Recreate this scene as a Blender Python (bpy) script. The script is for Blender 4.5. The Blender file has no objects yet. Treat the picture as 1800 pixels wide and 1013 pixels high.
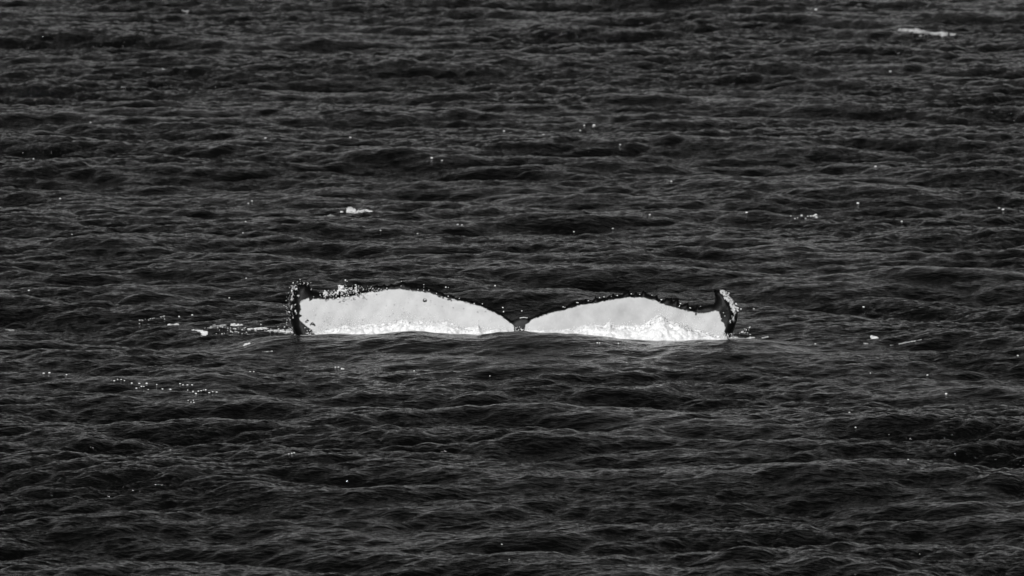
import bpy, math, random
import numpy as np
from mathutils import Vector, Matrix
from mathutils.geometry import delaunay_2d_cdt

scene = bpy.context.scene
COL = scene.collection
rnd = random.Random(7)
rng = np.random.default_rng(11)

# ------------------------------------------------------------------ camera
CAM_H = 8.0
PITCH = math.radians(6.137)            # degrees below the horizon
LENS = 250.0
cam_d = bpy.data.cameras.new('camera')
cam = bpy.data.objects.new('camera', cam_d); COL.objects.link(cam)
cam.location = (0, 0, CAM_H)
cam.rotation_euler = (math.pi/2 - PITCH, 0, 0)
cam_d.sensor_width = 36; cam_d.lens = LENS
cam_d.clip_start = 0.5; cam_d.clip_end = 60000
cam_d.dof.use_dof = True
cam_d.dof.focus_distance = 65.5
cam_d.dof.aperture_fstop = 5.6
scene.camera = cam

# ------------------------------------------------------------------ sky + sun (a black and white photograph: neutral light)
SUN_EL, SUN_AZ = math.radians(38), math.radians(196)     # azimuth clockwise from +Y: behind the camera, a little to its left
world = bpy.data.worlds.new('World'); scene.world = world
world.use_nodes = True
wn = world.node_tree.nodes; wl = world.node_tree.links; wn.clear()
sky = wn.new('ShaderNodeTexSky'); sky.sky_type = 'NISHITA'; sky.sun_disc = False
sky.sun_elevation = SUN_EL; sky.sun_rotation = SUN_AZ
sky.air_density = 0.6; sky.dust_density = 0.7; sky.ozone_density = 1.0
bw = wn.new('ShaderNodeSeparateColor');   # black and white film behind a red filter: only the red light counts
bg = wn.new('ShaderNodeBackground'); wo = wn.new('ShaderNodeOutputWorld')
bg.inputs['Strength'].default_value = 0.13
wl.new(sky.outputs[0], bw.inputs[0]); wl.new(bw.outputs[0], bg.inputs['Color']); wl.new(bg.outputs[0], wo.inputs[0])

sun_d = bpy.data.lights.new('sun', 'SUN'); sun_d.energy = 5.0; sun_d.angle = math.radians(0.5)
sun_d.color = (1, 1, 1)
sun = bpy.data.objects.new('sun', sun_d); COL.objects.link(sun)
sdir = Vector((math.sin(SUN_AZ)*math.cos(SUN_EL), math.cos(SUN_AZ)*math.cos(SUN_EL), math.sin(SUN_EL)))
sun.rotation_euler = sdir.to_track_quat('Z', 'Y').to_euler()
sun.location = (0, -20, 60)

scene.view_settings.view_transform = 'Standard'
scene.view_settings.look = 'None'
scene.view_settings.exposure = -0.5
scene.view_settings.gamma = 1.0
scene.view_settings.use_curve_mapping = False

# ------------------------------------------------------------------ helpers
def tag(o, label=None, cat=None, group=None, kind=None):
    if label: o['label'] = label
    if cat: o['category'] = cat
    if group: o['group'] = group
    if kind: o['kind'] = kind
    return o

PX = 36.0/1800/LENS                    # radians-ish per photograph pixel
CP, SP = math.cos(PITCH), math.sin(PITCH)
def at(px, py, Y):
    """world x, z of the point of the plane y = Y that the photograph shows at (px, py)"""
    a = (px-900)*PX; b = (506.5-py)*PX
    dy = CP + b*SP; dz = -SP + b*CP
    t = Y/dy
    return a*t, CAM_H + dz*t
def on_sea(px, py, z=0.0):
    """world x, y where the photograph's pixel meets height z"""
    a = (px-900)*PX; b = (506.5-py)*PX
    dy = CP + b*SP; dz = -SP + b*CP
    t = (z-CAM_H)/dz
    return a*t, dy*t

def mesh_np(name, V, F, mat, smooth=True, parent=None, attrs=None):
    """V (n,3), F (m,k) arrays -> one linked object"""
    V = np.ascontiguousarray(V, dtype=np.float32); F = np.ascontiguousarray(F, dtype=np.int32)
    me = bpy.data.meshes.new(name)
    me.vertices.add(len(V)); me.vertices.foreach_set('co', V.ravel())
    k = F.shape[1]
    me.loops.add(F.size); me.loops.foreach_set('vertex_index', F.ravel())
    me.polygons.add(len(F))
    me.polygons.foreach_set('loop_start', np.arange(0, F.size, k, dtype=np.int32))
    me.polygons.foreach_set('loop_total', np.full(len(F), k, dtype=np.int32))
    me.update(calc_edges=True)
    me.polygons.foreach_set('use_smooth', np.full(len(F), smooth))
    for an, av in (attrs or {}).items():
        at_ = me.attributes.new(an, 'FLOAT', 'POINT'); at_.data.foreach_set('value', np.asarray(av, dtype=np.float32))
    me.validate()
    me.materials.append(mat)
    o = bpy.data.objects.new(name, me); COL.objects.link(o)
    if parent: o.parent = parent
    return o

def new_mat(name):
    m = bpy.data.materials.new(name); m.use_nodes = True
    nt = m.node_tree; b = nt.nodes['Principled BSDF']
    return m, nt, b
def N(nt, t, **kw):
    n = nt.nodes.new(t)
    for k, v in kw.items():
        if k in n.inputs: n.inputs[k].default_value = v
        else: setattr(n, k, v)
    return n
def g(v): return (v, v, v, 1)

# ------------------------------------------------------------------ materials
def water_material():
    m, nt, b = new_mat('sea_water'); L = nt.links
    b.inputs['Base Color'].default_value = g(0.0006)
    b.inputs['Roughness'].default_value = 0.1
    b.inputs['IOR'].default_value = 1.333
    tc = N(nt, 'ShaderNodeTexCoord')
    last = None
    for rot, sc, det, w in ((0.38, (4.0, 13.0, 4.0), 3.0, 1.0), (-0.33, (5.0, 17.0, 5.0), 3.0, 0.8), (0.05, (10.0, 30.0, 10.0), 2.0, 0.4)):
        mp = N(nt, 'ShaderNodeMapping'); mp.inputs['Scale'].default_value = sc
        r0 = N(nt, 'ShaderNodeVectorRotate', rotation_type='Z_AXIS'); r0.inputs['Angle'].default_value = rot
        L.new(tc.outputs['Object'], r0.inputs['Vector']); L.new(r0.outputs[0], mp.inputs[0])
        n1 = N(nt, 'ShaderNodeTexNoise', Scale=1.0, Detail=det, Roughness=0.5, Distortion=0.3)
        L.new(mp.outputs[0], n1.inputs['Vector'])
        ad = N(nt, 'ShaderNodeMath', operation='MULTIPLY_ADD'); ad.inputs[1].default_value = w
        L.new(n1.outputs[0], ad.inputs[0])
        if last: L.new(last, ad.inputs[2])
        else: ad.inputs[2].default_value = 0.0
        last = ad.outputs[0]
    bp = N(nt, 'ShaderNodeBump', Strength=1.0)
    ra = N(nt, 'ShaderNodeAttribute'); ra.attribute_name = 'ruffle'
    mu = N(nt, 'ShaderNodeMath', operation='MULTIPLY'); mu.inputs[1].default_value = 0.030
    L.new(ra.outputs['Fac'], mu.inputs[0]); L.new(mu.outputs[0], bp.inputs['Distance'])
    L.new(last, bp.inputs['Height']); L.new(bp.outputs[0], b.inputs['Normal'])
    return m
def foam_material(name, lo=0.55, hi=0.88, scale=40, bump=0.02):
    m, nt, b = new_mat(name); L = nt.links
    tc = N(nt, 'ShaderNodeTexCoord')
    n1 = N(nt, 'ShaderNodeTexNoise', Scale=scale, Detail=6.0, Roughness=0.7)
    L.new(tc.outputs['Object'], n1.inputs['Vector'])
    r = N(nt, 'ShaderNodeValToRGB'); r.color_ramp.elements[0].position = 0.3; r.color_ramp.elements[1].position = 0.62
    r.color_ramp.elements[0].color = g(lo); r.color_ramp.elements[1].color = g(hi)
    L.new(n1.outputs[0], r.inputs[0]); L.new(r.outputs[0], b.inputs['Base Color'])
    b.inputs['Roughness'].default_value = 0.6
    bp = N(nt, 'ShaderNodeBump', Strength=0.8, Distance=bump)
    L.new(n1.outputs[0], bp.inputs['Height']); L.new(bp.outputs[0], b.inputs['Normal'])
    return m
M_WATER = water_material()
M_FOAM = foam_material('white_foam', 0.6, 0.86, scale=55, bump=0.01)
M_THIN = foam_material('thin_foam', 0.12, 0.6, scale=30)
M_DULL = foam_material('distant_foam', 0.2, 0.6, scale=9)
M_WET = foam_material('wet_beads', 0.08, 0.9, scale=38)
def drop_material():
    m, nt, b = new_mat('water_drop')
    b.inputs['Base Color'].default_value = g(0.8); b.inputs['Roughness'].default_value = 0.15
    return m
M_DROP = drop_material()

# ------------------------------------------------------------------ the sea: a wind-wave spectrum, evaluated once and sampled
def wave_tile(n, size, lp, kmin, kmax, slope, spread, wind, seed, choppy):
    r = np.random.default_rng(seed)
    k1 = 2*np.pi*np.fft.fftfreq(n, size/n)
    KX, KY = np.meshgrid(k1, k1, indexing='ij')
    K = np.hypot(KX, KY); K[0, 0] = 1e-6
    th = np.arctan2(KY, KX) - wind
    S = K**-4.0 * np.exp(-(2*np.pi/lp/K)**2)
    D = (np.abs(np.cos(th))**spread)*0.92 + 0.08
    D = np.where(np.cos(th) < 0, D*0.5, D)
    band = 1/(1+np.exp(-(K-kmin)/(0.15*kmin+1e-6))) / (1+np.exp((K-kmax)/(0.12*kmax)))
    A = np.sqrt(S*D*band); A[0, 0] = 0
    H = A*(r.normal(size=(n, n)) + 1j*r.normal(size=(n, n)))
    h = np.fft.ifft2(H); dx = np.fft.ifft2(-1j*KX/K*H).real; dy = np.fft.ifft2(-1j*KY/K*H).real
    sx = np.fft.ifft2(1j*KX*H).real; sy = np.fft.ifft2(1j*KY*H).real
    s = slope/np.sqrt((sx**2+sy**2).mean())
    return (h.real*s).astype(np.float32), (dx*s*choppy).astype(np.float32), (dy*s*choppy).astype(np.float32), size
def sample(tile, x, y):
    h, dx, dy, size = tile; n = h.shape[0]
    fx = (x/size*n) % n; fy = (y/size*n) % n
    i = np.floor(fx).astype(int); j = np.floor(fy).astype(int); a = fx-i; b = fy-j
    i %= n; j %= n; i2 = (i+1) % n; j2 = (j+1) % n
    out = []
    for f in (h, dx, dy):
        out.append((f[i, j]*(1-a)+f[i2, j]*a)*(1-b) + (f[i, j2]*(1-a)+f[i2, j2]*a)*b)
    return out
WIND = math.radians(-98)
T_BIG = wave_tile(2048, 72.0, 3.0, 0.25, 14.0, 0.135, 2.5, WIND, 23, 1.15)
T_SML = wave_tile(1024, 11.3, 0.7, 9.0, 140.0, 0.24, 4.0, WIND+0.35, 9, 0.75)

def smooth(a, b, x):
    t = np.clip((x-a)/(b-a), 0, 1); return t*t*(3-2*t)

# crest of the low wave that stands in front of the tail: what the photograph shows of it
LINE = np.array([(380,606),(450,594),(500,590),(552,589),(628,588.5),(658,586.5),(699,584),(730,582.5),(764,586),(804,587.5),(841,590),
                 (878,584.5),(922,583),(959,585),(1004,587.5),(1048,591.5),(1092,596.5),(1115,599.5),(1152,601),(1189,599),(1263,598.5),
                 (1300,597),(1360,597),(1450,604)], float)
YR = 69.15
LX = np.array([at(p[0], p[1], YR)[0] for p in LINE]); LZ = np.array([at(p[0], p[1], YR)[1] for p in LINE])

_gr = np.random.default_rng(77)
GUSTS = [(2*np.pi/w*np.cos(a), 2*np.pi/(w*1.8)*np.sin(a), p) for w, a, p in zip(_gr.uniform(1.6, 9, 9), _gr.uniform(0, 2*np.pi, 9), _gr.uniform(0, 6.28, 9))]
def chop_field(x, y):
    """how strong the short waves are: cat's paws, chop raised away from the tail to darken the outer sea; and the slick the tail leaves"""
    q = sum(np.sin(a*x+b*y+p) for a, b, p in GUSTS)/3.0
    r = np.hypot(x/6.5, (y-72)/np.where(y > 72, 32.0, 26.0))
    ch = (0.86+0.42*smooth(0.2, 1.3, r))*(1+0.20*np.clip(q, -1.6, 1.6))  # outward rise is shaped to darken the sea around the tail
    calm = np.exp(-((x/2.9)**4) - ((y-68.5)/1.6)**4)
    line = np.exp(-((y-69.0-0.12*np.sin(x*1.7))/0.45)**2)*smooth(1.6, 2.6, np.abs(x))*(1-smooth(4.2, 6.5, np.abs(x)))
    return ch, np.clip(calm+0.8*line, 0, 1)
def sea(x, y):
    """undisplaced position -> displaced x, y, z"""
    c, s = math.cos(0.5), math.sin(0.5)
    h1, a1, b1 = sample(T_BIG, x+3.0, y+9.0)
    h2, a2, b2 = sample(T_SML, x*c+y*s, -x*s+y*c)
    a2, b2 = a2*c-b2*s, a2*s+b2*c
    # gustiness: short waves come and go in patches, the tail has smoothed the water next to it
    gust, calm = chop_field(x, y)
    chop = gust
    gust = gust*(1-0.45*calm)
    swell = 0.035*np.sin(0.42*y+0.07*x+0.9+0.5*np.sin(0.2*x)) + 0.03*np.sin(0.85*y-0.32*x)
    near = np.exp(-((y-70.0)/2.0)**4)*(1-smooth(2.6, 4.6, np.abs(x)))
    big = 1-0.78*near
    z = (swell+h1*(0.75+0.25*chop))*big + h2*gust
    # the ridge and the trough in which the tail stands
    w = (1-smooth(2.3, 3.1, np.abs(x+0.02)))
    # trough behind the ridge, gentle slope in front
    zt = np.interp(x, LX, LZ)
    prof = np.where(y < YR, np.exp(-((y-YR)/1.0)**2), np.exp(-((y-YR)/0.38)**2))
    rid = prof*w
    z = z*(1-0.93*rid) + (zt-0.0)*rid + 0.35*h2*rid
    tro = np.exp(-((y-69.95)/0.33)**2)*w
    z = z - 0.05*tro
    k = 1-0.9*np.maximum(rid, tro)
    return x + (a1*big+a2*gust)*k, y + (b1*big+b2*gust)*k, z

def build_sea():
    U = 0.090
    cols = list(np.linspace(-U, U, 650))
    out = [0.1, 0.115, 0.14, 0.18, 0.25, 0.4, 0.8, 2, 6, 20]
    cols = np.array([-o for o in out[::-1]] + cols + out)
    rows = [-300, -100, 0, 20, 34, 42]
    y = 50.0
    while y < 129:
        rows.append(y); y += y*y*0.7e-5
    rows += [130, 131, 133, 136, 140, 146, 155, 180, 230, 320, 500, 900, 2000, 6000, 20000, 45000]
    rows = np.array(rows, float)
    R, Uc = np.meshgrid(rows, cols, indexing='ij')
    X = Uc*np.maximum(R, 30); Y = R.copy()
    x2, y2, z = sea(X, Y)
    fade = (1-smooth(0.088, 0.105, np.abs(Uc)))*(smooth(42, 50, R))*(1-smooth(129, 146, R))
    V = np.stack([X+(x2-X)*fade, Y+(y2-Y)*fade, z*fade], -1).reshape(-1, 3)
    nr, nc = R.shape
    idx = np.arange(nr*nc).reshape(nr, nc)
    F = np.stack([idx[:-1, :-1], idx[:-1, 1:], idx[1:, 1:], idx[1:, :-1]], -1).reshape(-1, 4)
    ch, calm = chop_field(X, Y)
    o = mesh_np('sea', V, F, M_WATER, attrs={'ruffle': (ch**1.5*(1-0.6*calm)).ravel()})
    tag(o, kind='structure')
build_sea()
def sea_z(x, y):
    X = np.atleast_1d(np.array(x, float)); Y = np.atleast_1d(np.array(y, float))
    u, v = X.copy(), Y.copy()
    for _ in range(3):
        a, b, z = sea(u, v); u += X-a; v += Y-b
    return sea(u, v)[2]

# ------------------------------------------------------------------ the whale's tail
YW = 70.0
OUT = [(518,590),(511,576),(506,555),(505,534),(508,520),(512,510),(519,502),(529,499.6),(541,502),(545,509),(551,516),(563,519),
 (573,520.5),(584,519.6),(592,521.5),(599,519.5),(606,521),(613,518),(620,519),(628,515.5),(634,516.5),(640,513.5),(645,514),(650,508.5),(655,509),(662,505),(668,508),(675,504),(681,507.5),(687,503.5),(693,505.5),(700,504),
 (705,499.8),(711,501),(715,504.5),(719,503.5),(724,507.5),(730,506.5),(736,508.5),(743,505),(748,509),(756,509.5),(762,514),(766,513),(771,516.6),(777,517),
 (783,521.5),(789,521),(795,520.5),(800,525.5),(807,525),(813,527),(818.5,525.2),(822,529),(826,532),(832,535.5),(838,535),(843,537),(848,535.5),(855,540),(863,543),
 (871,546.5),(878,549.5),(884,553.5),(889.5,558),(895,561),(900,563.5),(906,561),(915,558.8),(925,558),(930.5,560),(936,557.5),(941.5,555),(950,551.5),(959,548.5),
 (967,544),(974,541.5),(981.4,539.2),(987,541.5),(992,541.5),(998,538),(1003.6,536),(1009.6,531),(1012,534.5),(1017,536.5),(1022,533),(1026,530.5),(1030,527.6),
 (1034,533),(1038,533.5),(1042,532),(1046.6,522.8),(1049,526),(1053,527),(1056,528),(1061,524.4),(1065,527),(1069,524.5),(1072,522),(1075,523.5),(1079,520),(1082,523),(1086.6,523.8),
 (1091,521.5),(1094,522),(1097,518.5),(1100,518),(1105,513.6),(1108,518),(1110,521.5),(1114,521.8),(1118.5,516),(1121,521),(1124,522),(1127,521),(1132,513),(1135,518),(1138,521),
 (1144.4,522),(1150,524.5),(1156,522),(1158.5,529.5),(1162,531.5),(1166.6,531),(1172,527),(1176,528.3),(1181.4,526.8),(1182.6,531),(1184.6,534),(1189,529),(1193.3,530),(1195,537),(1198,539.5),
 (1202,539),(1207,536.8),(1211,535),(1212.2,543),(1217,545),(1223,547),(1225.4,539.6),(1229,543.5),(1235,542.4),(1240.7,541),(1248,538.8),(1255.5,538.5),(1258,533),(1258.4,527.4),(1257,518.5),
 (1254.5,515.2),(1260,514.6),(1267,513.6),(1276,515.6),(1281,520),(1285,525.5),(1290,532),(1294,537.5),(1297.5,544),(1298.4,552),(1297.7,560),(1296,569),(1293,578),(1289,588),(1284,597)]
WL = [(560,600),(552.5,588.5),(545,580),(535,573.6),(526,564.8),(524.4,559),(527.4,547),(526,536.6),(530,530.7),(539,527.7),(558.5,528),(569,530),(592.5,527.7),(606,525.5),
 (620.7,524),(640,519),(652,516.4),(657.7,518),(672.5,513.7),(694.7,511.5),(717,513),(729.6,514.4),(756,517.4),(771,522.5),(789,526.3),(809.6,530.7),(826,535),(848,539.6),(863,547),
 (878,553),(892.5,563.3),(903,570.7),(904.3,579.6),(900,640),(560,640)]
WR = [(920.7,579),(924.4,570),(932.6,562.5),(952,554.4),(971,549),(994.8,544.8),(1017,538),(1040.7,535.4),(1072,529.6),(1095.5,526.8),(1107,525),(1129.6,526),(1149,530),(1163.7,537),
 (1181.4,541.4),(1203.6,548),(1223,552.6),(1240.7,552.6),(1255.5,549.6),(1264,548.8),(1267,555.5),(1272,567),(1276,577.7),(1272,589.6),(1268,600),(1262,640),(925,640)]
def seg_dist(P, Q, closed=True):
    Q = np.array(Q, float); A = Q; B = np.roll(Q, -1, 0)
    if not closed: A, B = Q[:-1], Q[1:]
    d = np.full(len(P), 1e9)
    for a, b in zip(A, B):
        ab = b-a; t = np.clip(((P-a)@ab)/(ab@ab+1e-12), 0, 1)
        d = np.minimum(d, np.hypot(*(P-a-t[:, None]*ab).T))
    return d
def inside(P, Q):
    Q = np.array(Q, float); r = np.zeros(len(P), bool); j = len(Q)-1
    for i in range(len(Q)):
        xi, yi = Q[i]; xj, yj = Q[j]
        c = ((yi > P[:, 1]) != (yj > P[:, 1])) & (P[:, 0] < (xj-xi)*(P[:, 1]-yi)/(yj-yi+1e-12)+xi)
        r ^= c; j = i
    return r

def skin_material():
    m, nt, b = new_mat('whale_skin'); L = nt.links
    tc = N(nt, 'ShaderNodeTexCoord')
    at_ = N(nt, 'ShaderNodeAttribute'); at_.attribute_name = 'pale'
    tip = N(nt, 'ShaderNodeAttribute'); tip.attribute_name = 'tip'
    key = N(nt, 'ShaderNodeAttribute'); key.attribute_name = 'keel'
    n1 = N(nt, 'ShaderNodeTexNoise', Scale=26.0, Detail=6.0, Roughness=0.75)
    L.new(tc.outputs['Object'], n1.inputs['Vector'])
    def math_(op, a, b_=None, v=None):
        n = N(nt, 'ShaderNodeMath', operation=op)
        L.new(a, n.inputs[0])
        if b_ is not None: L.new(b_, n.inputs[1])
        elif v is not None: n.inputs[1].default_value = v
        return n.outputs[0]
    j = math_('MULTIPLY', math_('SUBTRACT', n1.outputs[0], v=0.54), v=0.05)
    d = math_('ADD', at_.outputs['Fac'], j)
    mr = N(nt, 'ShaderNodeMapRange'); mr.inputs['From Min'].default_value = -0.004; mr.inputs['From Max'].default_value = 0.006
    L.new(d, mr.inputs['Value'])
    # barnacle scars on the rolled tips
    mpb = N(nt, 'ShaderNodeMapping'); mpb.inputs['Scale'].default_value = (1.0, 0.6, 0.75); mpb.inputs['Rotation'].default_value = (0, 0.5, 0)
    L.new(tc.outputs['Object'], mpb.inputs[0])
    n2 = N(nt, 'ShaderNodeTexNoise', Scale=21.0, Detail=5.0, Roughness=0.7); L.new(mpb.outputs[0], n2.inputs['Vector'])
    sc = N(nt, 'ShaderNodeMapRange'); sc.inputs['From Min'].default_value = 0.53; sc.inputs['From Max'].default_value = 0.57
    L.new(math_('ADD', n2.outputs[0], math_('MULTIPLY', math_('SUBTRACT', tip.outputs['Fac'], v=0.5), v=0.36)), sc.inputs['Value'])
    scar = math_('MULTIPLY', sc.outputs[0], math_('GREATER_THAN', tip.outputs['Fac'], v=0.02))
    # white skin: faint mottling and old scratches
    n3 = N(nt, 'ShaderNodeTexNoise', Scale=3.5, Detail=10.0, Roughness=0.72); L.new(tc.outputs['Object'], n3.inputs['Vector'])
    r3 = N(nt, 'ShaderNodeValToRGB'); r3.color_ramp.elements[0].position = 0.3; r3.color_ramp.elements[1].position = 0.7
    r3.color_ramp.elements[0].color = g(0.40); r3.color_ramp.elements[1].color = g(0.55)
    L.new(n3.outputs[0], r3.inputs[0])
    mxk = N(nt, 'ShaderNodeMix', data_type='RGBA')
    L.new(key.outputs['Fac'], mxk.inputs['Factor']); mxk.inputs['A'].default_value = g(0.0025); mxk.inputs['B'].default_value = g(0.02)
    mxs = N(nt, 'ShaderNodeMix', data_type='RGBA')
    L.new(scar, mxs.inputs['Factor']); L.new(mxk.outputs['Result'], mxs.inputs['A']); mxs.inputs['B'].default_value = g(0.55)
    mx = N(nt, 'ShaderNodeMix', data_type='RGBA')
    L.new(mr.outputs[0], mx.inputs['Factor']); L.new(mxs.outputs['Result'], mx.inputs['A']); L.new(r3.outputs[0], mx.inputs['B'])
    L.new(mx.outputs['Result'], b.inputs['Base Color'])
    b.inputs['Roughness'].default_value = 0.4; b.inputs['Specular IOR Level'].default_value = 0.09
    bp = N(nt, 'ShaderNodeBump', Strength=0.35, Distance=0.01)
    L.new(n1.outputs[0], bp.inputs['Height']); L.new(bp.outputs[0], b.inputs['Normal'])
    return m
M_SKIN = skin_material()

def lift(p):            # flat tail coordinates (x, height) -> depth: leans back with height, tips curl away, lobes cupped
    x, z = p[:, 0], p[:, 1]
    xl = x-0.08
    return YW + 0.30*z + 0.010*np.abs(xl)**4*0.9 - 0.06*np.cos(xl*2.6)

def build_tail():
    top = [at(px, py, YW) for px, py in OUT]
    # densify and roughen the trailing edge a little
    P = []
    for (x0, z0), (x1, z1) in zip(top[:-1], top[1:]):
        n = max(1, int(math.hypot(x1-x0, z1-z0)/0.011))
        for i in range(n):
            t = i/n; j = 0.0035
            P.append((x0+(x1-x0)*t+rnd.uniform(-j, j), z0+(z1-z0)*t+rnd.uniform(-j, j)))
    P.append(top[-1])
    # leading edges run under water to the tail stock, which goes down and away
    xr, zr = top[-1]; xl, zl = top[0]
    low = [(xr-0.10, -0.20), (xr-0.35, -0.38), (1.3, -0.62), (0.75, -0.85), (0.48, -1.15), (0.42, -1.9), (0.46, -2.6),
           (-0.30, -2.6), (-0.26, -1.9), (-0.32, -1.15), (-0.6, -0.85), (-1.15, -0.62), (xl+0.33, -0.38), (xl+0.09, -0.20)]
    Q = [P[-1]]+low+[P[0]]
    for (x0, z0), (x1, z1) in zip(Q[:-1], Q[1:]):
        n = max(1, int(math.hypot(x1-x0, z1-z0)/0.05))
        for i in range(n):
            if i == 0 and (x0, z0) == P[-1]: continue
            t = i/n; P.append((x0+(x1-x0)*t, z0+(z1-z0)*t))
    nb = len(P); B = np.array(P)
    gx = np.arange(-2.4, 2.5, 0.016); gz = np.arange(-2.6, 0.55, 0.016)
    G = np.array([(x+rnd.uniform(-.003, .003), z+rnd.uniform(-.003, .003)) for z in gz for x in gx
                  if z > -0.3 or (int(round(x/0.016)) % 4 == 0 and int(round(z/0.016)) % 4 == 0)])
    G = G[inside(G, B)]; G = G[seg_dist(G, B) > 0.008]
    pts = [Vector(p) for p in B]+[Vector(p) for p in G]
    edges = [(i, (i+1) % nb) for i in range(nb)]
    vs, es, fs, ov, oe, of = delaunay_2d_cdt(pts, edges, [], 1, 1e-6)
    W = np.array([(v.x, v.y) for v in vs]); F = np.array([f for f in fs if len(f) == 3])
    d = seg_dist(W, B); d[d < 1e-5] = 0
    rim = d < 1e-4
    # thickness: thin trailing edge, heavy rounded leading edge and tips, thick stock
    x, z = W[:, 0]-0.08, W[:, 1]
    dl = np.minimum(np.abs(x-2.18), np.abs(x+2.22))
    Tm = 0.028 + 0.075*np.exp(-(dl/0.22)**2) + 0.14*np.exp(-(x/0.5)**2)*smooth(0.1, -0.5, z) + 0.05*smooth(0.15, -0.4, z)
    Dm = 0.06 + 0.05*np.exp(-(dl/0.22)**2) + 0.2*smooth(0.0, -0.5, z)
    t = np.clip(d/Dm, 0, 1); th = Tm*np.sqrt(1-(1-t)**2)
    yc = lift(W) + np.where(z < -0.3, -0.9*(z+0.3)*0.6, 0)*-1.0*-1.0
    # signed distance to the white markings
    def sd(poly):
        q = [at(a, b_, YW) for a, b_ in poly]
        s = seg_dist(W, np.array(q)); return np.where(inside(W, q), s, -s)
    pale = np.maximum(sd(WL), sd(WR))
    # dark streaks that run in from the right tip, scratches and a round scar on the left lobe
    streaks = [([(1267,552),(1270,561),(1274,570)], 0.010), ([(1272,550),(1277,560),(1280,570)], 0.006), ([(1270,566),(1277,571)], 0.008), ([(543,531),(548,528)], 0.006),
               ([(538,568),(541,565)], 0.007), ([(545,573),(549,570),(552,573),(553,574)], 0.008), ([(768,522),(780,527),(794,531)], 0.0035),
               ([(524,557),(529,558)], 0.006), ([(1223,550),(1223.5,556)], 0.006), ([(743,531),(745,528),(749,528),(750.5,530.5),(748,532.5),(744.5,532.5),(743,531)], 0.0035)]
    for line, w in streaks:
        q = np.array([at(a, b_, YW) for a, b_ in line])
        pale = np.minimum(pale, (seg_dist(W, q, False)-w)*1.6+ (0.02 if w < 0.004 else 0.0)*0)
    def tipmask(cx, cy, rx, rz):
        c = at(cx, cy, YW); return np.exp(-((W[:, 0]-c[0])/rx)**2-((W[:, 1]-c[1])/rz)**2)
    ridge = np.array([at(a, b_, YW) for a, b_ in [(1272,517),(1279,524),(1285,533),(1291,543),(1293,551)]])
    tr = np.exp(-(seg_dist(W, ridge, False)/0.034)**2)
    tl = np.exp(-(seg_dist(W, np.array([at(a, b_, YW) for a, b_ in [(515,511),(511,522),(510,540),(512,560)]]), False)/0.03)**2)*0.62
    low_r = tipmask(1288, 568, 0.05, 0.16)*0.6
    tip = np.maximum(np.maximum(tr, tl), low_r)
    kp = [at(a, b_, YW) for a, b_ in [(903,562),(915,559.5),(929,561),(924,570),(919,577),(909,577),(905,570)]]
    keel = np.where(inside(W, kp), 1.0, 0.0)
    front = np.stack([W[:, 0], yc-th, z], -1)
    # flesh has slight undulations
    und = 0.006*np.sin(W[:, 0]*9+z*7)*np.sin(z*17-W[:, 0]*3)+0.004*np.sin(W[:, 0]*31+2)*np.sin(z*23)
    front[:, 1] += und*t
    back = np.stack([W[:, 0], yc+th*0.8, z], -1)
    n = len(W); mapb = np.arange(n)+n
    mapb[rim] = np.arange(n)[rim]
    a = W[F]; area = (a[:, 1, 0]-a[:, 0, 0])*(a[:, 2, 1]-a[:, 0, 1])-(a[:, 1, 1]-a[:, 0, 1])*(a[:, 2, 0]-a[:, 0, 0])
    F = np.where(area[:, None] > 0, F, F[:, ::-1])
    FF = np.concatenate([F, mapb[F][:, ::-1]])
    V = np.concatenate([front, back])
    used = np.unique(FF); rm = -np.ones(2*n, int); rm[used] = np.arange(len(used))
    o = mesh_np('tail_fluke', V[used], rm[FF], M_SKIN,
        attrs={'pale': np.concatenate([pale, np.full(n, -1.0)])[used], 'tip': np.concatenate([tip, tip])[used], 'keel': np.concatenate([keel, keel*0])[used]})
    return o, ridge
tail, ridge = build_tail()
whale = bpy.data.objects.new('humpback_whale', None); COL.objects.link(whale)
whale.location = (0.08, YW, 0)
tail.parent = whale; tail.matrix_parent_inverse = Matrix.Translation((-0.08, -YW, 0))
tag(whale, 'humpback whale tail with white black-edged underside rising out of the dark sea', 'whale')

def tail_front(px, py, off=0.0):
    x, z = at(px, py, YW); p = np.array([[x, z]])
    return Vector((x, float(lift(p)[0])-off, z))

# ------------------------------------------------------------------ droplets, flecks and barnacles as joined beads
def ico(sub=1):
    t = (1+5**.5)/2
    v = [(-1,t,0),(1,t,0),(-1,-t,0),(1,-t,0),(0,-1,t),(0,1,t),(0,-1,-t),(0,1,-t),(t,0,-1),(t,0,1),(-t,0,-1),(-t,0,1)]
    f = [(0,11,5),(0,5,1),(0,1,7),(0,7,10),(0,10,11),(1,5,9),(5,11,4),(11,10,2),(10,7,6),(7,1,8),(3,9,4),(3,4,2),(3,2,6),(3,6,8),(3,8,9),(4,9,5),(2,4,11),(6,2,10),(8,6,7),(9,8,1)]
    return np.array(v)/np.linalg.norm(v[0]), np.array(f)
IV, IF = ico()
def beads(name, items, mat, parent=None):
    """items: (x, y, z, r) or (x, y, z, rx, ry, rz)"""
    V = []; F = []
    for k, it in enumerate(items):
        r = np.array([it[3]]*3 if len(it) == 4 else it[3:6])
        V.append(IV*r*(1+0.18*rng.normal(size=(12, 1)))+np.array(it[:3])); F.append(IF+12*k)
    return mesh_np(name, np.concatenate(V), np.concatenate(F), mat, parent=parent)

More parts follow.
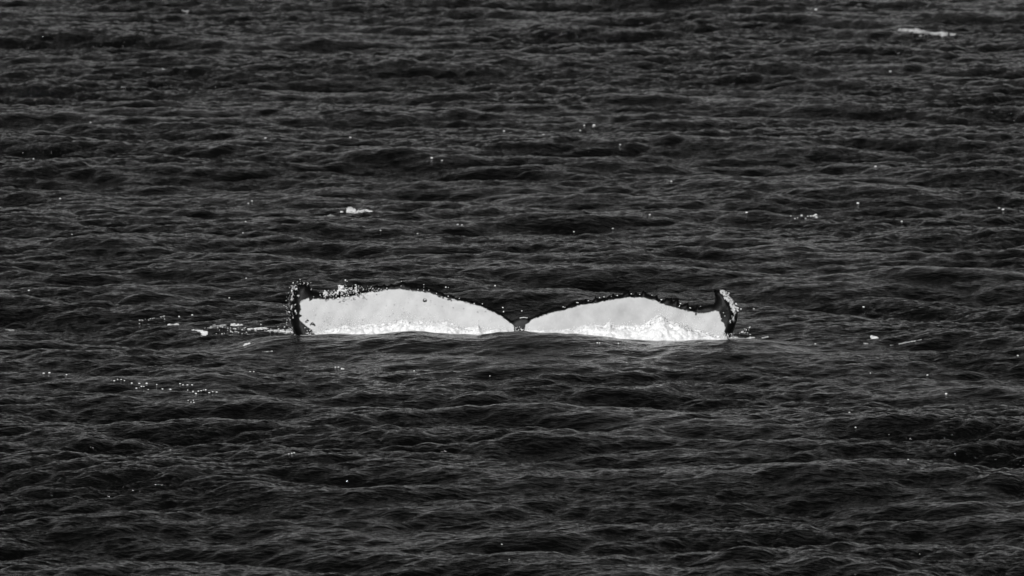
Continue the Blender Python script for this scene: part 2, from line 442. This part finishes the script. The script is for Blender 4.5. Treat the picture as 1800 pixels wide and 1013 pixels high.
bn = []
for k in range(46):
    q = ridge[0]*0; i = rnd.randrange(len(ridge)-1); t = rnd.random()
    q = ridge[i]*(1-t)+ridge[i+1]*t
    x = q[0]+rnd.gauss(0, .022); z = q[1]+rnd.gauss(0, .012)
    y = float(lift(np.array([[x, z]]))[0])-0.075
    s = rnd.uniform(.006, .014); bn.append((x, y, z, s, s*.8, s))
M_BARN = foam_material('barnacle', 0.35, 0.7, scale=60, bump=0.004)
b_o = beads('barnacles', bn, M_BARN, parent=whale); b_o.matrix_parent_inverse = Matrix.Translation((-0.08, -YW, 0))
tag(b_o, kind='stuff')

# ------------------------------------------------------------------ churned foam standing against the tail
from mathutils import noise as mnoise
def fbm(x, y, z, o=5):
    return mnoise.fractal(Vector((x, y, z)), 0.9, 2.0, o)
def splash(name, tops, x_step=0.011, yf=69.33, label='', depth=0.42):
    """a ragged white bank of foam: section for every x, rising from the trough in front of the tail to its crest and over"""
    tx = np.array([at(p[0], p[1], 69.75)[0] for p in tops]); tz = np.array([at(p[0], p[1], 69.75)[1] for p in tops])
    xs = np.arange(tx[0], tx[-1], x_step); ns = 44
    V = np.zeros((len(xs), ns, 3))
    for i, x in enumerate(xs):
        top = float(np.interp(x, tx, tz)) + 0.022*fbm(x*9, 3.1, 0.2, 6)
        e = min(1, (x-tx[0])/0.12, (tx[-1]-x)/0.12); e = max(0.0, e)
        zb = -0.16
        for j in range(ns):
            s = j/(ns-1)
            # front slope then a steeper back
            if s < 0.72:
                u = s/0.72; yy = yf+(69.75-yf)*u; zz = zb+(top-zb)*(u**0.62)
            else:
                u = (s-0.72)/0.28; yy = 69.75+0.16*u; zz = top+(zb-top)*(u**1.6)
            n = fbm(x*7, yy*7, zz*7, 6)*0.036 + fbm(x*24, yy*24, zz*24, 4)*0.016
            V[i, j] = (x, yy-n*e*1.2, zb+(zz-zb)*(0.25+0.75*e) + n*0.45*e)
    nr, nc = V.shape[:2]; idx = np.arange(nr*nc).reshape(nr, nc)
    F = np.stack([idx[:-1, :-1], idx[1:, :-1], idx[1:, 1:], idx[:-1, 1:]], -1).reshape(-1, 4)
    o = mesh_np(name, V.reshape(-1, 3), F, M_FOAM)
    tag(o, label, 'sea foam', kind='stuff')
    return o, tx, tz
TL = [(536,590),(552,585),(575,579),(600,574),(620,572),(640,569),(660,570),(680,567),(694,566),(709,565),(722,565),(734,563),(745,564),(756,563),(768,567),(781,566),(795,569.5),(810,574),(826,578),
      (835,573),(841,568),(846,574),(855,578),(863,580),(885,580.5),(915,580.5)]
TR = [(905,581),(945,581),(989,582),(1005,579),(1018.5,576),(1029,571),(1040,570),(1048,570.7),(1057,573),(1064,574),(1068,568),(1072,565),(1077,569),(1085,574),(1096,571),(1107,568.5),(1118,571),(1130,569.5),
      (1144,563),(1153,556),(1159,551),(1163,553),(1167,556),(1174,561),(1181,565),(1192,568),(1204,570),(1218,577),(1233,582),(1248,585),(1263,587),(1279,590),(1296,593)]
_, lx, lz = splash('splash_foam', TL, label='long low bank of white churned foam along the left tail lobe')
_, rx_, rz_ = splash('splash_foam', TR, label='taller bank of white churned foam with a peak against the right tail lobe')

def spray_over(tx, tz, n, spread, x0=None, x1=None, seed=1, rmax=0.0085):
    r = random.Random(seed); out = []
    for _ in range(n):
        x = r.uniform(x0 if x0 is not None else tx[0], x1 if x1 is not None else tx[-1])
        z = float(np.interp(x, tx, tz))+abs(r.gauss(0, spread))-0.02
        out.append((x, 69.72+r.uniform(-.12, .1), z, r.uniform(.0025, rmax)*(1 if r.random() < .9 else 1.5)))
    return out
items = spray_over(lx, lz, 700, 0.03, seed=3, rmax=.005) + spray_over(lx, lz, 260, 0.09, x0=lx[0], x1=at(740, 560, 69.7)[0], seed=4, rmax=.0055)
items += [(*(tail_front(rnd.uniform(535, 770), rnd.gauss(560, 12), rnd.uniform(.1, .2))), rnd.uniform(.0025, .006)) for _ in range(120)]
tag(beads('spray_mist', items, M_FOAM), 'fine white spray droplets thrown up over the left foam bank', 'spray', kind='stuff')
items = spray_over(rx_, rz_, 800, 0.02, seed=5, rmax=.006) + spray_over(rx_, rz_, 200, 0.08, x0=at(1150, 560, 69.7)[0], x1=at(1275, 560, 69.7)[0], seed=6, rmax=.0055)
tag(beads('spray_mist', items, M_FOAM), 'fine white spray droplets thrown up over the right foam bank', 'spray', kind='stuff')

# water clinging to and flying off the left tip
items = []
r2 = random.Random(21)
edge_l = [(508,580),(505,560),(503,540),(506,522),(513,508),(522,502),(533,500)]
for _ in range(95):
    i = r2.randrange(len(edge_l)-1); t = r2.random()
    px = edge_l[i][0]*(1-t)+edge_l[i+1][0]*t+r2.gauss(3, 4.0); py = edge_l[i][1]*(1-t)+edge_l[i+1][1]*t+r2.gauss(1, 3)
    x, z = at(px, py, YW); y = float(lift(np.array([[x, z]]))[0])
    items.append((x, y-r2.uniform(.1, .18), z, r2.choice([.002, .0025, .003, .004, .006])))
for px, py, s in [(514,501,7),(534,501,8),(539.5,501.5,8),(519.5,510,13),(513,515,11),(547,512,8),(516,511,9),(514,520,10),(523,523,11),(519,549,10),(520,552,9),(508,552,8),(518,538,7)]:
    x, z = at(px, py, YW); y = float(lift(np.array([[x, z]]))[0])
    for _ in range(4): items.append((x+r2.gauss(0, s*.0006), y-.13, z+r2.gauss(0, s*.0006), s*.0007))
tag(beads('clinging_water', items, M_WET), 'white water beads streaming off the upturned left tail tip', 'water drops', kind='stuff')

# the burst above the left trailing edge
items = []
def burst(px, py, sx, sy, n, r0, r1):
    for _ in range(n):
        x, z = at(r2.gauss(px, sx), r2.gauss(py, sy), YW); y = float(lift(np.array([[x, z]]))[0])
        items.append((x, y-r2.uniform(.03, .12), z, r2.uniform(r0, r1)))
burst(598.5, 510.5, 2.0, 2.6, 34, .006, .014)
burst(604, 514.5, 3.5, 1.4, 26, .005, .010)
burst(570, 519.5, 2.2, 2.4, 20, .006, .011)
burst(625, 514, 1.3, 4.0, 22, .005, .009)
burst(591, 519, 3, 1.6, 10, .004, .008)
burst(615, 512, 12, 4, 60, .0025, .006)
burst(590, 521, 22, 3.5, 90, .0025, .007)
burst(638, 522, 2.0, 1.6, 10, .004, .007)
burst(650, 512, 12, 3.0, 30, .002, .005)
tag(beads('splash_burst', items, M_DROP), 'burst of white droplets over the left trailing edge near its tip', 'water drops', kind='stuff')

# single flying drops and beads sitting on the edges
items = []
for px, py, s in [(607,493,12),(610,494.5,6),(606.5,500,4),(705.5,494.5,5),(745,500.7,6),(783.6,505,9),(788,505.5,5),(870,502.5,9),(884,541,8),(885,548,9),(917,547,7),(680,507,7),(666,507.5,5),(705,503,5),
                  (745,505,4),(744.5,510.5,5),(721,510,5),(735,509,6),(754,510,5),(767.5,516,6),(788,521,7),(807.5,524.7,6),(833.5,533.7,8),(848,534.4,8)]:
    x, z = at(px, py, 69.9); items.append((x, 69.9, z, s*.00085))
for px, py, s in [(1014.5,533.5,7),(1034.5,530.5,6),(1054,525.5,7),(1062,524.5,7),(1085.5,522.5,7),(1110,520,7),(1075,524,4),(1146.5,522.5,6),(1163,530,9),(1197,537,8),(1213,544,7),(1214.5,544.5,6),(1232,541.5,5),
                  (990,540.4,7),(993,541,5),(1125,521,5),(1016,533.6,6)]:
    x, z = at(px, py, YW); y = float(lift(np.array([[x, z]]))[0]); items.append((x, y-.03, z, s*.0011, s*.0009, s*.0007))
tag(beads('flying_drops', items, M_DROP), 'bright single water drops beaded along and flying above the tail edges', 'water drops', kind='stuff')

# lit lip of water in the notch between the lobes
items = []
for i in range(22):
    px = 914+i*0.62; x, z = at(px, 558.6-0.9*math.sin(i/22*math.pi)+rnd.gauss(0, .25), YW)
    items.append((x, float(lift(np.array([[x, z]]))[0])-.03, z, .005, .004, .0032))
tag(beads('notch_water', items, M_DROP), 'thin white lip of water in the notch between the tail lobes', 'water drops', kind='stuff')

# ------------------------------------------------------------------ foam lying on the sea
def foam_patch(name, px, py, wpx, hpx, label, cat='foam patch', mat=M_FOAM, rough=0.5, slope=0.0, group=None, cut=0.0, thick=0.0, seed=0):
    """a ragged raft of clotted bubbles lying on the water; sizes are photograph pixels"""
    r = np.random.default_rng(seed+int(px)*7+int(py)); rr = random.Random(seed)
    z0 = 0.0
    for _ in range(4):
        cx, cy = on_sea(px, py, z0); z0 = float(sea_z(cx, cy)[0])
    m = cy*PX; el = CAM_H/cy
    n = int(max(14, wpx*hpx*3.2*(1-0.5*cut)*(1.25-0.45*min(rough, 1.2))))
    o = rr.uniform(0, 90); pts = []
    while len(pts) < n:
        a = r.uniform(-1, 1); dens = fbm(a*wpx/12+o, 1.7, 0.3, 4)
        if dens*rough*1.6 + 0.78 - abs(a)**1.5 < r.uniform(0, 0.75): continue
        wid = (1-abs(a)**2)**0.5*(0.55+0.6*dens*rough)
        b = float(np.clip(r.normal()*0.45, -1, 1))*max(0.12, wid) + 0.35*fbm(a*2+o, 9.1, 0.3, 3)
        pts.append((a, b))
    P = np.array(pts)
    X = cx+P[:, 0]*wpx*m/2; Y = cy+P[:, 1]*hpx*m/2/el+slope*P[:, 0]*wpx*m/2
    Z = sea_z(X, Y)
    items = []
    for x, y, z in zip(X, Y, Z):
        q = r.uniform(0.35, 1.0)*m*min(1.0, 0.5+hpx*0.1)
        up = r.random()*thick*hpx*m*(1-abs((x-cx)/(wpx*m/2))**1.5)
        items.append((x, y, z+q*0.25+up, q*1.5, q*2.0, q*0.7))
    ob = beads(name, items, mat)
    c = Vector((cx, cy, z0)); ob.data.transform(Matrix.Translation(-c)); ob.location = c
    return tag(ob, label, cat, group, kind='stuff' if rough >= 0.9 else None)

foam_patch('foam_patch', 308, 571, 32, 5, 'oval white foam raft on the crest left of the tail', seed=1)
foam_patch('foam_patch', 352, 582, 40, 7, 'slanting white foam streak down the wave left of the tail', slope=-1.9, seed=2)
foam_patch('foam_patch', 432, 605.5, 15, 4, 'small white foam blob below the slanting streak', rough=0.8, seed=3)
foam_patch('foam_patch', 470, 609.5, 18, 1.6, 'faint thin foam scrap low in front of the left tail tip', mat=M_THIN, rough=0.8, seed=4)
foam_patch('foam_patch', 382, 570, 48, 2.6, 'thin curved foam line trailing left from the tail tip', mat=M_THIN, rough=0.7, slope=0.6, seed=5)
foam_patch('foam_patch', 415, 573, 26, 4, 'broken foam between the curved line and the tail tip', rough=1.0, seed=6)
foam_patch('foam_patch', 452, 577.5, 46, 5, 'lacy white foam just left of the tail tip', rough=1.2, cut=1.2, seed=7)
foam_patch('foam_patch', 492, 581, 50, 6, 'bubbling white foam at the foot of the left tail tip', rough=1.2, cut=1.0, seed=8)
foam_patch('foam_patch', 17, 580.5, 16, 3, 'small grey foam scrap at the far left edge beside the tail', mat=M_THIN, seed=9)
foam_patch('foam_patch', 1294, 591, 34, 8, 'white swirl of foam at the foot of the right tail tip', rough=.7, seed=10)
foam_patch('foam_patch', 1306, 595, 46, 3, 'thin foam line running right from the right tail tip', mat=M_THIN, rough=1.0, seed=11)
foam_patch('foam_patch', 1344, 595, 14, 3, 'tiny foam scrap a little right of the tail', mat=M_THIN, rough=1.0, seed=12)
foam_patch('foam_patch', 1537, 595, 16, 4, 'small white foam fleck on the line right of the tail', seed=13)
foam_patch('foam_patch', 1600, 596, 70, 1.8, 'long faint foam thread far right of the tail', mat=M_THIN, rough=.9, seed=14)
foam_patch('foam_patch', 1521, 604, 10, 2, 'pinhead foam scrap under the small fleck right of the tail', mat=M_THIN, seed=15)
foam_patch('foam_patch', 300, 798*0+795, 6, 1.2, 'faint foam point on the dark water at lower left', mat=M_THIN, seed=16)
# breaking crests farther out
foam_patch('whitecap', 1640, 65, 80, 6, 'large soft white breaking crest at the upper right of the sea', 'whitecap', mat=M_DULL, rough=.35, thick=.45, seed=20)
foam_patch('whitecap', 1596, 65.5, 56, 7, 'thin tapering white crest joined left of the large breaking crest', 'whitecap', mat=M_DULL, rough=.35, thick=.5, seed=21)
foam_patch('whitecap', 627, 373, 58, 5.5, 'short bright broken crest above the left tail lobe', 'whitecap', rough=.5, thick=.6, seed=22)
foam_patch('whitecap', 577, 376, 30, 3, 'faint bubbling crest left of the short bright one', 'whitecap', mat=M_THIN, rough=1.1, cut=.1, seed=23)
foam_patch('whitecap', 288, 126.5, 13, 2.5, 'tiny bright foam knot on dark water at the upper left', 'whitecap', rough=.6, thick=.05, seed=24)
foam_patch('whitecap', 324, 22, 18, 2, 'dim foam smudge near the top left of the sea', 'whitecap', mat=M_THIN, rough=.5, thick=.04, seed=25)
foam_patch('whitecap', 1434, 381, 6, 2, 'bright foam knot on a far crest right of the tail and above it', 'whitecap', rough=.6, thick=.04, seed=26)
foam_patch('whitecap', 1044, 228, 9, 4, 'dim foam point in the upper middle of the sea', 'whitecap', mat=M_THIN, thick=.04, seed=28)

# white beads added as painted sun glints on the water, plus a few foam flecks
def sea_beads(pts, s0=.004, s1=.010):
    out = []
    for p in pts:
        px, py = p[:2]; s = p[2] if len(p) > 2 else rnd.uniform(.5, 1)
        z = 0.0
        for _ in range(4):
            x, y = on_sea(px, py, z); z = float(sea_z(x, y)[0])
        k = (y/70)
        r = (s0+(s1-s0)*s)*k
        out.append((x, y-.02, z+r*.6, r*1.3, r, r*.8))
    return out
row = [(201,670,.8),(207,670.5,.5),(77,660,1),(87,660,1),(117,660,.8),(213,671,.4),(219,670,.4),(232,674,.7),(235,678,.6),(240,678,.8),(245,675.5,1),(249,677,.8),(253,677,.6),(258,674.5,1),(261,681,.6),(276,681,.5),
       (286,684,.8),(300,684.5,.9),(317,676,.6),(322,676,.4),(330,676.5,.7),(338,675.8,.7),(330,688,.4),(340,690,.8),(345,691,1),(349,691,.7),(354,690.5,.6),(358,691,.6),(362,691,.7),(368,692.5,.8),(374,690,.4),(381,688.5,.8),
       (331,705,.3),(336,706,.3),(340,704,.3),(341,711,.7)]
tag(beads('glint_beads', sea_beads(row), M_DROP), 'row of white beads painted as sun glints along the lower left wave crest', 'water drops', kind='stuff')
spec = [(51,513.5,.8),(106,351,1.1),(127,412,.3),(159,216,.4),(59,277,.4),(467,241.5,.9),(473,242,.9),(437,356,.6),(443,355,.6),(427,406,.6),(432,390,.3),(433,490,.6),(403,516,.5),(338,550,.8),(315,557,.7),(174,542,.4),
        (440,654,.5),(446,653,.5),(590,646,.6),(595,646,.6),(601,648.5,1),(604,649,.7),(728,652.5,.6),(673,729,.6),(861,652,.4),(412,785,.7),(417,786,.6),(425,786,.7),(508,800,.4),(513,800,.7),(517,800,.7),(509,821,.5),
        (882,959,.4),(1630,661,.8),(1663,702,1.1),(1663,702.6,.8),(1504,750,.8),(1493,726.5,.6),(1596,800,.8),(1789,619,.7),(1518,533.5,1),(1325,544,.5),(1315,583,.5),(1312,373.5,1.2),(1281,234.5,1),(1539,294,1),(1508,343,1.3),
        (1585,390.5,.8),(1756,370,1.2),(1763,370,1.1),(1434,379,1.4),(1435,384,1.3),(1429,381,1),(1409,381,.9),(1397,382,.5),(1420,380,.6),(1402,381.5,.3),(1414,380.5,.4),(1390,382.5,.3),(1425,381.5,.7),(1416,382,.3),(1434,18,1.4),(1475,100,.7),(1565,120,.7),(955,239.5,1.0),(886,230,.7),(1020,230,.7),
        (1027,227,.7),(1044,227.5,1.2),(1090,271,.6),(759,296,1),(777,297,.5),(616,254,.8),(783,166.5,.6),(1180,325,.7),(1142,388.5,.8),(1003,394,.5),(1009,392,.5),(1014,393,.5),(1077,388,.5),(1530,660,.3),(1433,605,.3),
        (805,408,.6),(812,408,.5),(669,405,.4),(734,411,.4),(1050,603.5,.7),(1053.5,603.5,.7),(1087,604,.4),(1032,596.5,.5),(939,587,.6),(956,587.5,.6),(949,586,.4),(973,588,.4),(895,982,.3),(1432,380,.9)]
tag(beads('scattered_glints', sea_beads(spec), M_DROP), 'scattered white beads painted as sun glints and foam flecks across the dark open sea', 'water drops', kind='stuff')
# froth beads at the tail foot
fr = [(rnd.uniform(380, 530), 577+rnd.gauss(3, 4), rnd.uniform(0, .6)) for _ in range(90)]+[(rnd.uniform(245, 290), 562+rnd.gauss(3, 2), rnd.uniform(0, .4)) for _ in range(20)]
fr += [(rnd.uniform(1275, 1320), 592+rnd.gauss(0, 3), rnd.uniform(0, .6)) for _ in range(70)]
tag(beads('froth_beads', sea_beads(fr, .003, .010), M_DROP), 'loose froth bubbles on the water beside both tail tips', 'water drops', kind='stuff')
